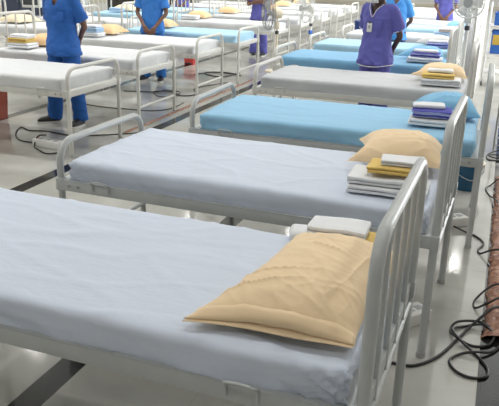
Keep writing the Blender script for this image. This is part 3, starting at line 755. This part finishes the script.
# ------------------------------------------------------------------ fans
def fan(label, x, y, ztop, d, cagem, polem, rad_=.27, blade=None):
    t = thing('pedestal_fan', label, 'fan', (x, y, 0), math.atan2(d[1], d[0]))
    b = MB().loft([(0, 0, 0, .19, .19), (0, 0, .02, .19, .19), (0, 0, .045, .05, .05), (0, 0, .09, .03, .03)], 28); b.obj('base', polem, t)
    po = MB().tube([(0, 0, .05), (0, 0, ztop-.30)], .024, 12).obj('pole', polem, t)
    MB().tube([(0, 0, ztop-.32), (0, 0, ztop-.06)], .016, 10).obj('upper_pole', polem, t)
    c = MB().tube([(0, 0, ztop-.345), (0, 0, ztop-.29)], .034, 12).obj('height_collar', M['darkgrey'], po)
    MB().box((-.03, -.045, ztop-.26), (.035, .045, ztop-.14), .008).obj('control_box', polem, t)
    m = MB().loft([(0, 0, 0, .02, .02), (0, 0, .02, .075, .075), (0, 0, .13, .085, .085), (0, 0, .17, .06, .06)], 24, mt=Matrix.Translation((-.09, 0, ztop)) @ Matrix.Rotation(rad(90), 4, 'Y')); mo = m.obj('motor', polem, t)
    cx = .16; g = MB(); R = rad_
    for q, (rr, xx) in enumerate([(R, cx), (R*.99, cx+.05), (R*.99, cx-.05), (R*.62, cx+.085), (R*.62, cx-.07), (.06, cx+.10), (.08, cx-.08)]):
        g.tube([(xx, rr*cos(2*pi*a/36), ztop+rr*sin(2*pi*a/36)) for a in range(36)], .008 if q == 0 else .0035, 6, closed=True)
    for a in range(36):
        an = 2*pi*a/36; ca, sa = cos(an), sin(an)
        for sg, ends in ((1, .10), (-1, .08)):
            g.tube([(cx+sg*.05*.0, R*ca, ztop+R*sa), (cx+sg*.05, R*.985*ca, ztop+R*.985*sa), (cx+sg*.078, R*.62*ca, ztop+R*.62*sa), (cx+sg*ends, .06*ca, ztop+.06*sa)], .0018, 5)
    g.obj('guard', cagem, t)
    MB().loft([(0, 0, 0, .06, .06), (0, 0, .015, .055, .055)], 20, mt=Matrix.Translation((cx+.095, 0, ztop)) @ Matrix.Rotation(rad(90), 4, 'Y')).obj('guard_badge', M['greyplastic'], t)
    h = MB().tube([(cx-.09, 0, ztop), (cx+.04, 0, ztop)], .03, 12).obj('hub', M['greyplastic'], t)
    for q in range(3):
        vs, fs = [], []
        for i in range(7):
            for j in range(5):
                rr = .03+(R*.88-.03)*i/6; an = (j/4-.5)*(.75+.25*sin(pi*i/6))*(1.0 if i else .5)+q*2*pi/3
                vs.append((cx+.045*(j/4-.5)*1.2, rr*cos(an), ztop+rr*sin(an)))
        for i in range(6):
            for j in range(4): fs.append((i*5+j, i*5+j+1, (i+1)*5+j+1, (i+1)*5+j))
        o = MB().add(vs, fs).obj('blade', blade or M['greyplastic'], t); md = o.modifiers.new('thick', 'SOLIDIFY'); md.thickness = .004
    return t
fan('pedestal fan with cream pole and grey guard in front of the person with folded arms', -1.84, 10.25, 1.0, (-.82, -.57), M['guard'], M['creamplastic'])
fan('white pedestal fan right of the cream poled one, with a blue tag on its pole', -1.70, 12.0, 1.02, (-.60, -.80), M['whiteplastic'], M['whiteplastic'], blade=M['whiteplastic'])
tagp = MB().box((-.03, -.03, .52), (.03, .03, .60), .004).obj('pole_tag', M['bluep'], bpy.data.objects['pedestal_fan.001'])
fan('white pedestal fan at top right beside the far head bows', 1.45, 7.90, 1.42, (-.05, -1), M['whiteplastic'], M['whiteplastic'], .19, blade=M['whiteplastic'])

# ------------------------------------------------------------------ buckets, boxes, carts
def bucket(label, x, y, r, h, m, group=None, rim=None):
    t = thing('bucket', label, 'bucket', (x, y, 0), .3)
    b = MB().loft([(0, 0, 0, r*.80, r*.80), (0, 0, h, r, r), (0, 0, h, r*.94, r*.94), (0, 0, .012, r*.75, r*.75)], 32); b.obj('body', m, t)
    MB().tube([(r*1.01*cos(2*pi*a/32), r*1.01*sin(2*pi*a/32), h-.006) for a in range(32)], .010, 8, closed=True).obj('rim', rim or m, t)
    MB().tube(spline([(-r*1.02, 0, h-.03), (-r*.9, -r*.5, h-.08), (0, -r*1.08, h-.13), (r*.9, -r*.5, h-.08), (r*1.02, 0, h-.03)], 6), .004, 6).obj('handle', M['greyplastic'], t)
    for s_ in (-1, 1): MB().box((s_*r*1.0-.012, -.018, h-.055), (s_*r*1.0+.012, .018, h-.01), .003).obj('handle_lug', rim or m, t)
    return t
bucket('dark teal bucket with pale rim on the floor beyond the sky blue bed', 1.76, 4.52, .13, .24, M['teal'], rim=M['creamplastic'])
def crate(label, x, y, z, sx, sy, h, m, rz=0, lid=None):
    t = thing('plastic_box', label, 'box', (x, y, z), rz)
    b = MB().box((-sx/2, -sy/2, 0), (sx/2, sy/2, .01), .003)
    for s_ in (-1, 1):
        b.box((s_*sx/2-.006, -sy/2, 0), (s_*sx/2+.006, sy/2, h), .003); b.box((-sx/2, s_*sy/2-.006, 0), (sx/2, s_*sy/2+.006, h), .003)
    b.obj('body', m, t)
    r = MB()
    for s_ in (-1, 1):
        r.box((s_*sx/2-.012, -sy/2-.012, h-.02), (s_*sx/2+.012, sy/2+.012, h), .003); r.box((-sx/2-.012, s_*sy/2-.012, h-.02), (sx/2+.012, s_*sy/2+.012, h), .003)
    r.obj('rim', lid or m, t); return t
def waste_bin(label, x, y, sx, sy, h, m):
    t = thing('waste_bin', label, 'bin', (x, y, 0))
    b = MB(); q = .86
    b.loft([(0, 0, 0, sx*q/2, sy*q/2), (0, 0, .03, sx*q/2, sy*q/2), (0, 0, h-.05, sx/2, sy/2)], 32, p=7); b.obj('body', m, t)
    MB().loft([(0, 0, h-.05, sx/2+.015, sy/2+.015), (0, 0, h-.02, sx/2+.015, sy/2+.015), (0, 0, h, sx/2-.02, sy/2-.02)], 32, p=7).obj('lid', m, t)
    MB().box((-.06, -sy/2-.04, .02), (.06, -sy/2+.01, .04), .004).obj('foot_pedal', M['darkgrey'], t); return t
waste_bin('red brown pedal bin cut by the left edge under the bed', -3.63, 4.98, .28, .28, .42, M['redbrown'])
waste_bin('small bright red bin beyond the two nearest foot bows of the middle row', -3.55, 10.35, .22, .22, .27, M['red'])
crate('dark blue plastic tray on a white stool at the top centre', -3.0, 17.45, .46, .42, .32, .13, M['bluep'])
def stool(label, x, y, h, sx, sy, rz=0):
    t = thing('stool', label, 'stool', (x, y, 0), rz)
    MB().box((-sx/2, -sy/2, h-.03), (sx/2, sy/2, h), .008).obj('seat', M['whiteplastic'], t)
    for a in (-1, 1):
        for c in (-1, 1): MB().tube([(a*(sx/2-.03), c*(sy/2-.03), 0), (a*(sx/2-.04), c*(sy/2-.04), h-.03)], .013, 8).obj('leg', M['paint'], t)
    for a in (-1, 1): MB().tube([(a*(sx/2-.03), -sy/2+.03, .12), (a*(sx/2-.03), sy/2-.03, .12)], .009, 8).obj('stretcher', M['paint'], t)
    return t
stool('white stool under the dark blue tray', -3.0, 17.45, .46, .5, .4)
waste_bin('navy bin left of the masked person, far behind', -1.30, 15.2, .30, .30, .62, M['navyp'])

def power_box(label, x, y, sx, sy, rz):
    t = thing('power_strip', label, 'power strip', (x, y, 0), rz, None)
    MB().box((-sx/2, -sy/2, 0), (sx/2, sy/2, .07), .008).obj('case', M['whiteplastic'], t)
    for i in (-1, 0, 1):
        o = MB().box((i*sx*.28-.022, -.022, .068), (i*sx*.28+.022, .022, .073), .002).obj('socket_outlet', M['greyplastic'], t)
        hm = MB()
        for hx, hy in ((-.007, -.005), (.007, -.005), (0, .009)): hm.tube([(i*sx*.28+hx, hy, .0725), (i*sx*.28+hx, hy, .0738)], .0025, 8)
        hm.obj('pin_holes', M['black'], o)
    MB().box((-sx/2+.005, -.012, .068), (-sx/2+.028, .012, .076), .002).obj('rocker_switch', M['red'], t)
    return t
power_box('white extension socket box on the floor at left beside the black cable loop', -2.28, 4.16, .34, .13, rad(-10))
power_box('white socket box on the floor beside the second bed\'s near head post', 1.62, 1.90, .22, .12, rad(50))
power_box('white socket box on the floor under the head of the sky blue bed', 1.72, 3.52, .22, .11, rad(40))

# cables: each loose cable is one thing
def cable(label, pts, r=.006, m='black', name='floor_cable'):
    P = spline([(p[0], p[1], r+.001+(p[2] if len(p) > 2 else 0)) for p in pts], 9)
    return tag(MB().tube(P, r, 8).obj(name, M[m], None), label, 'cable')
cable('black cable curving from the left socket box under the nearest bed of the middle row', [(-2.47, 4.20), (-2.69, 4.23), (-2.92, 4.46), (-3.05, 4.72), (-2.87, 4.63), (-2.70, 4.68), (-2.46, 4.64), (-2.26, 4.64), (-2.0, 4.83), (-1.72, 5.08), (-1.64, 5.22)])
cable('short black plug lead curling at the front of the left socket box', [(-2.36, 4.24, .085), (-2.42, 4.18, .08), (-2.40, 4.08), (-2.30, 4.00), (-2.12, 3.90), (-2.02, 4.0)], .007)
cable('black cable behind the royal blue trousers on the floor', [(-3.45, 6.30), (-3.16, 6.16), (-2.82, 6.11), (-2.51, 6.13), (-2.19, 6.17), (-2.03, 6.39), (-2.04, 6.84)])
cable('black coiled cable beneath the foot bows of the middle row', [(-3.2, 7.25), (-2.76, 7.39), (-2.70, 7.60), (-2.40, 7.48, .012), (-2.37, 7.17), (-2.57, 7.12), (-2.76, 7.36, .012), (-2.55, 7.50), (-2.30, 7.29), (-2.16, 7.52), (-2.37, 7.97), (-2.14, 8.70)])
cable('black coiled cable under the pale blue bed of the middle row', [(-2.95, 9.2), (-2.85, 9.43), (-2.75, 9.62), (-2.4, 9.58), (-2.32, 9.70), (-2.43, 9.18), (-2.73, 9.26), (-2.84, 9.42, .012), (-2.55, 9.66), (-2.2, 9.45)], .008)
cable('thick black cable looping on the floor at bottom right', [(1.30, 1.62), (1.50, 1.47), (1.65, 1.44), (1.73, 1.48), (1.81, 1.60), (1.88, 1.79), (1.94, 1.94, .013), (2.03, 2.05, .075), (2.08, 2.10, .075), (2.2, 2.16, .08)], .0075)
cable('black figure of eight cable coil at bottom right on the black strip', [(2.06, 1.96, .0), (1.98, 1.99, .02), (1.87, 1.95, .018), (1.84, 1.88), (1.87, 1.79, .016), (1.95, 1.755), (2.03, 1.79), (2.055, 1.88, .014), (2.00, 1.975, .014), (1.90, 1.94), (1.85, 1.86, .016), (1.89, 1.77, .016), (1.97, 1.68), (2.03, 1.58), (2.03, 1.49), (1.96, 1.455), (1.89, 1.49), (1.86, 1.57), (1.90, 1.645), (1.97, 1.67, .016), (2.05, 1.73), (2.10, 1.83), (2.16, 1.90)], .0070)
cable('black cable running from the socket box to the brown tape at the right edge', [(1.74, 3.40, .03), (1.84, 3.38), (1.90, 3.34), (1.96, 3.22), (1.93, 3.09), (1.945, 3.02), (2.01, 2.98, .05), (2.07, 2.95, .075), (2.2, 2.93, .08)], .0065)
cable('black cable loop lying on the brown tape at the right edge', [(2.2, 2.36, .080), (2.07, 2.40, .075), (2.01, 2.39, .045), (1.945, 2.29), (1.95, 2.19), (2.01, 2.17, .05), (2.08, 2.22, .075), (2.2, 2.2, .08)], .0065)
cable('black cable curling by the brown tape beyond the third bed\'s head post', [(2.12, 4.78, .07), (2.04, 4.73, .06), (1.97, 4.68), (1.93, 4.55), (1.97, 4.36), (2.02, 4.1, .05), (2.05, 3.83, .075)], .0065)
cable('black cable tangle on the floor at the far end of the brown tape', [(2.3, 5.5), (2.02, 5.57), (1.92, 5.58), (1.91, 5.78), (2.02, 5.95, .013), (2.12, 5.8), (2.0, 5.62, .013), (1.93, 5.72, .013), (2.2, 5.9)], .0065)

# brown tape laid over cables on the floor
def tape_strip(label, x0, x1, y0, y1, h, step, seed):
    nx, ny = max(6, round((x1-x0)/step)), round((y1-y0)/step); vs, fs = [], []
    for j in range(ny+1):
        for i in range(nx+1):
            u = i/nx; x = x0+(x1-x0)*u; y = y0+(y1-y0)*j/ny
            x += .014*noise.noise(Vector((y*3, seed, 0)))+(.02*noise.noise(Vector((y*11, seed, 3))) if i in (0, nx) else 0)
            z = .002+h*max(0, sin(pi*u))**.6*(.75+.5*noise.noise(Vector((x*9, y*4, seed)))) + .012*h/.05*abs(noise.noise(Vector((x*30, y*22, seed))))
            vs.append((x, y, max(.0015, z) if 0 < i < nx else .0015))
    for j in range(ny):
        for i in range(nx): fs.append((j*(nx+1)+i, j*(nx+1)+i+1, (j+1)*(nx+1)+i+1, (j+1)*(nx+1)+i))
    o = MB().add(vs, fs).obj('floor_tape', M['tape'], None); md = o.modifiers.new('thick', 'SOLIDIFY'); md.thickness = .0015; md.offset = 1
    return tag(o, label, 'tape')
tape_strip('crinkled shiny brown tape over cables along the right edge', 2.005, 2.34, 1.86, 4.95, .058, .018, 3)
tape_strip('narrow brown tape line on the floor beside the middle row\'s foot ends', -1.915, -1.86, 5.0, 9.3, .010, .027, 7)

# carts and racks at the right
def trolley(label, x, y, sx, sy, h, shelves, m):
    t = thing('trolley', label, 'trolley', (x, y, 0))
    for a in (-1, 1):
        for c in (-1, 1):
            MB().tube([(a*sx/2, c*sy/2, .07), (a*sx/2, c*sy/2, h)], .016, 10).obj('post', m, t)
            MB().tube([(a*sx/2-.012, c*sy/2, .035), (a*sx/2+.012, c*sy/2, .035)], .034, 16).obj('castor', M['darkgrey'], t)
    for z in shelves: MB().box((-sx/2, -sy/2, z-.02), (sx/2, sy/2, z), .004).obj('shelf', m, t)
    return t
trolley('white shelf trolley with blue boxes at the top right edge', 1.97, 10.75, .62, .46, 1.32, (.22, .52, .97), M['whiteplastic'])
crate('bright blue box with yellow label on the lower shelf of the white trolley', 1.98, 10.74, .523, .50, .34, .36, M['bluep'])
bx = bpy.data.objects['plastic_box.001']
lb = MB().box((-.235, -.180, .14), (-.06, -.1755, .30), .001).obj('yellow_panel', M['yellowp'], bx)
lb['label'] = 'yellow panel on the blue box'
crate('second bright blue box on the upper shelf of the white trolley', 1.97, 10.74, .973, .46, .34, .20, M['bluep'])
def rack(label, x, y, sx, sy, zs, h):
    t = thing('wire_rack', label, 'rack', (x, y, 0))
    for a in (-1, 1):
        for c in (-1, 1): MB().tube([(a*sx/2, c*sy/2, 0), (a*sx/2, c*sy/2, h)], .010, 8).obj('leg', M['steel'], t)
    for z in zs:
        f = MB()
        for c in (-1, 1): f.tube([(-sx/2, c*sy/2, z), (sx/2, c*sy/2, z)], .006, 8)
        for a in range(9): f.tube([(-sx/2+sx*a/8, -sy/2, z), (-sx/2+sx*a/8, sy/2, z)], .003, 6)
        f.obj('wire_shelf', M['steel'], t)
    return t
rack('grey wire rack at the right edge beyond the sky blue bed', 2.21, 6.2, .50, .36, (.06, .18, .30, .42, .54), .70)
def panel(label, x, y, wx, h, rz):
    t = thing('folding_screen', label, 'screen', (x, y, 0), rz)
    f = MB()
    for s_ in (-1, 1): f.tube([(s_*wx/2, 0, .06), (s_*wx/2, 0, h)], .014, 10)
    for z in (.16, h): f.tube([(-wx/2, 0, z), (wx/2, 0, z)], .014, 10)
    f.obj('frame', M['paint'], t)
    vs, fs = [], []
    for i in range(21):
        for j in range(2): vs.append((-wx/2+wx*i/20, .010*sin(i*1.9), .18+(h-.2)*j))
    for i in range(20): fs.append((2*i, 2*i+2, 2*i+3, 2*i+1))
    c = MB().add(vs, fs).obj('curtain', M['bandage'], t); md = c.modifiers.new('thick', 'SOLIDIFY'); md.thickness = .003
    for s_ in (-1, 1):
        MB().box((s_*wx/2-.018, -.16, .03), (s_*wx/2+.018, .16, .06), .004).obj('foot', M['paint'], t)
    return t
panel('narrow white screen standing behind the head bows at top right', 1.47, 8.50, .11, 1.32, rad(8))

# monitors and dark cabinets at the top left
def monitor_stand(label, x, y, rz, zt=1.05):
    t = thing('monitor_stand', label, 'medical monitor', (x, y, 0), rz)
    for q in range(5):
        a = 2*pi*q/5; MB().tube([(0, 0, .09), (.24*cos(a), .24*sin(a), .06)], [.018, .012], 8).obj('base_leg', M['greyplastic'], t)
        MB().ball((.25*cos(a), .25*sin(a), .03), .03, 12).obj('castor', M['darkgrey'], t)
    MB().tube([(0, 0, .08), (0, 0, zt-.1)], .022, 12).obj('pole', M['whiteplastic'], t)
    MB().box((-.17, -.10, .62), (.17, .10, .74), .01).obj('basket', M['greyplastic'], t)
    s_ = MB().box((-.18, -.07, zt-.12), (.18, .07, zt+.14), .015).obj('monitor_case', M['whiteplastic'], t)
    MB().box((-.15, -.076, zt-.07), (.13, -.068, zt+.11), .003).obj('screen', M['darkgrey'], s_)
    return t
monitor_stand('white monitor on a wheeled stand above the cream pillow at top left', -6.75, 10.0, rad(20), 1.02)
monitor_stand('second wheeled monitor stand at the top left corner, farther left', -7.5, 9.6, rad(25), 1.0)
monitor_stand('wheeled monitor stand left of the royal blue person\'s shoulder', -6.7, 11.4, rad(15), .98)
def cabinet(label, x, y, sx, sy, h, m, rz=0):
    t = thing('cabinet', label, 'cabinet', (x, y, 0), rz)
    MB().box((-sx/2, -sy/2, .06), (sx/2, sy/2, h), .006).obj('body', m, t)
    MB().box((-sx/2+.03, -sy/2+.03, 0), (sx/2-.03, sy/2-.03, .06)).obj('plinth', M['black'], t)
    for s_ in (-1, 1):
        d = MB().box((s_*sx/4-sx/4+.008, -sy/2-.018, .08), (s_*sx/4+sx/4-.008, -sy/2, h-.02), .003).obj('door', m, t)
        MB().tube([(-s_*-.04, -sy/2-.035, h*.5), (s_*.04, -sy/2-.035, h*.62)], .007, 8).obj('handle', M['steel'], d)
    return t
cabinet('dark cabinet right of the royal blue person\'s shoulder at the top edge', -9.54, 18.26, .86, .5, 1.9, M['darkdoor'])
cabinet('beige cabinet between two dark ones at the top edge', -8.70, 18.43, .63, .5, 1.9, M['beige'])
cabinet('dark cabinet right of the beige one at the top edge', -7.83, 18.6, .92, .5, 1.9, M['darkdoor'])
cabinet('dark slate cabinet behind the monitors at top left', -8.6, 12.2, .9, .5, 1.7, M['slate'], rad(10))
cabinet('grey cabinet behind the monitors at top left', -7.6, 12.5, .8, .5, 1.7, M['greyplastic'], rad(10))
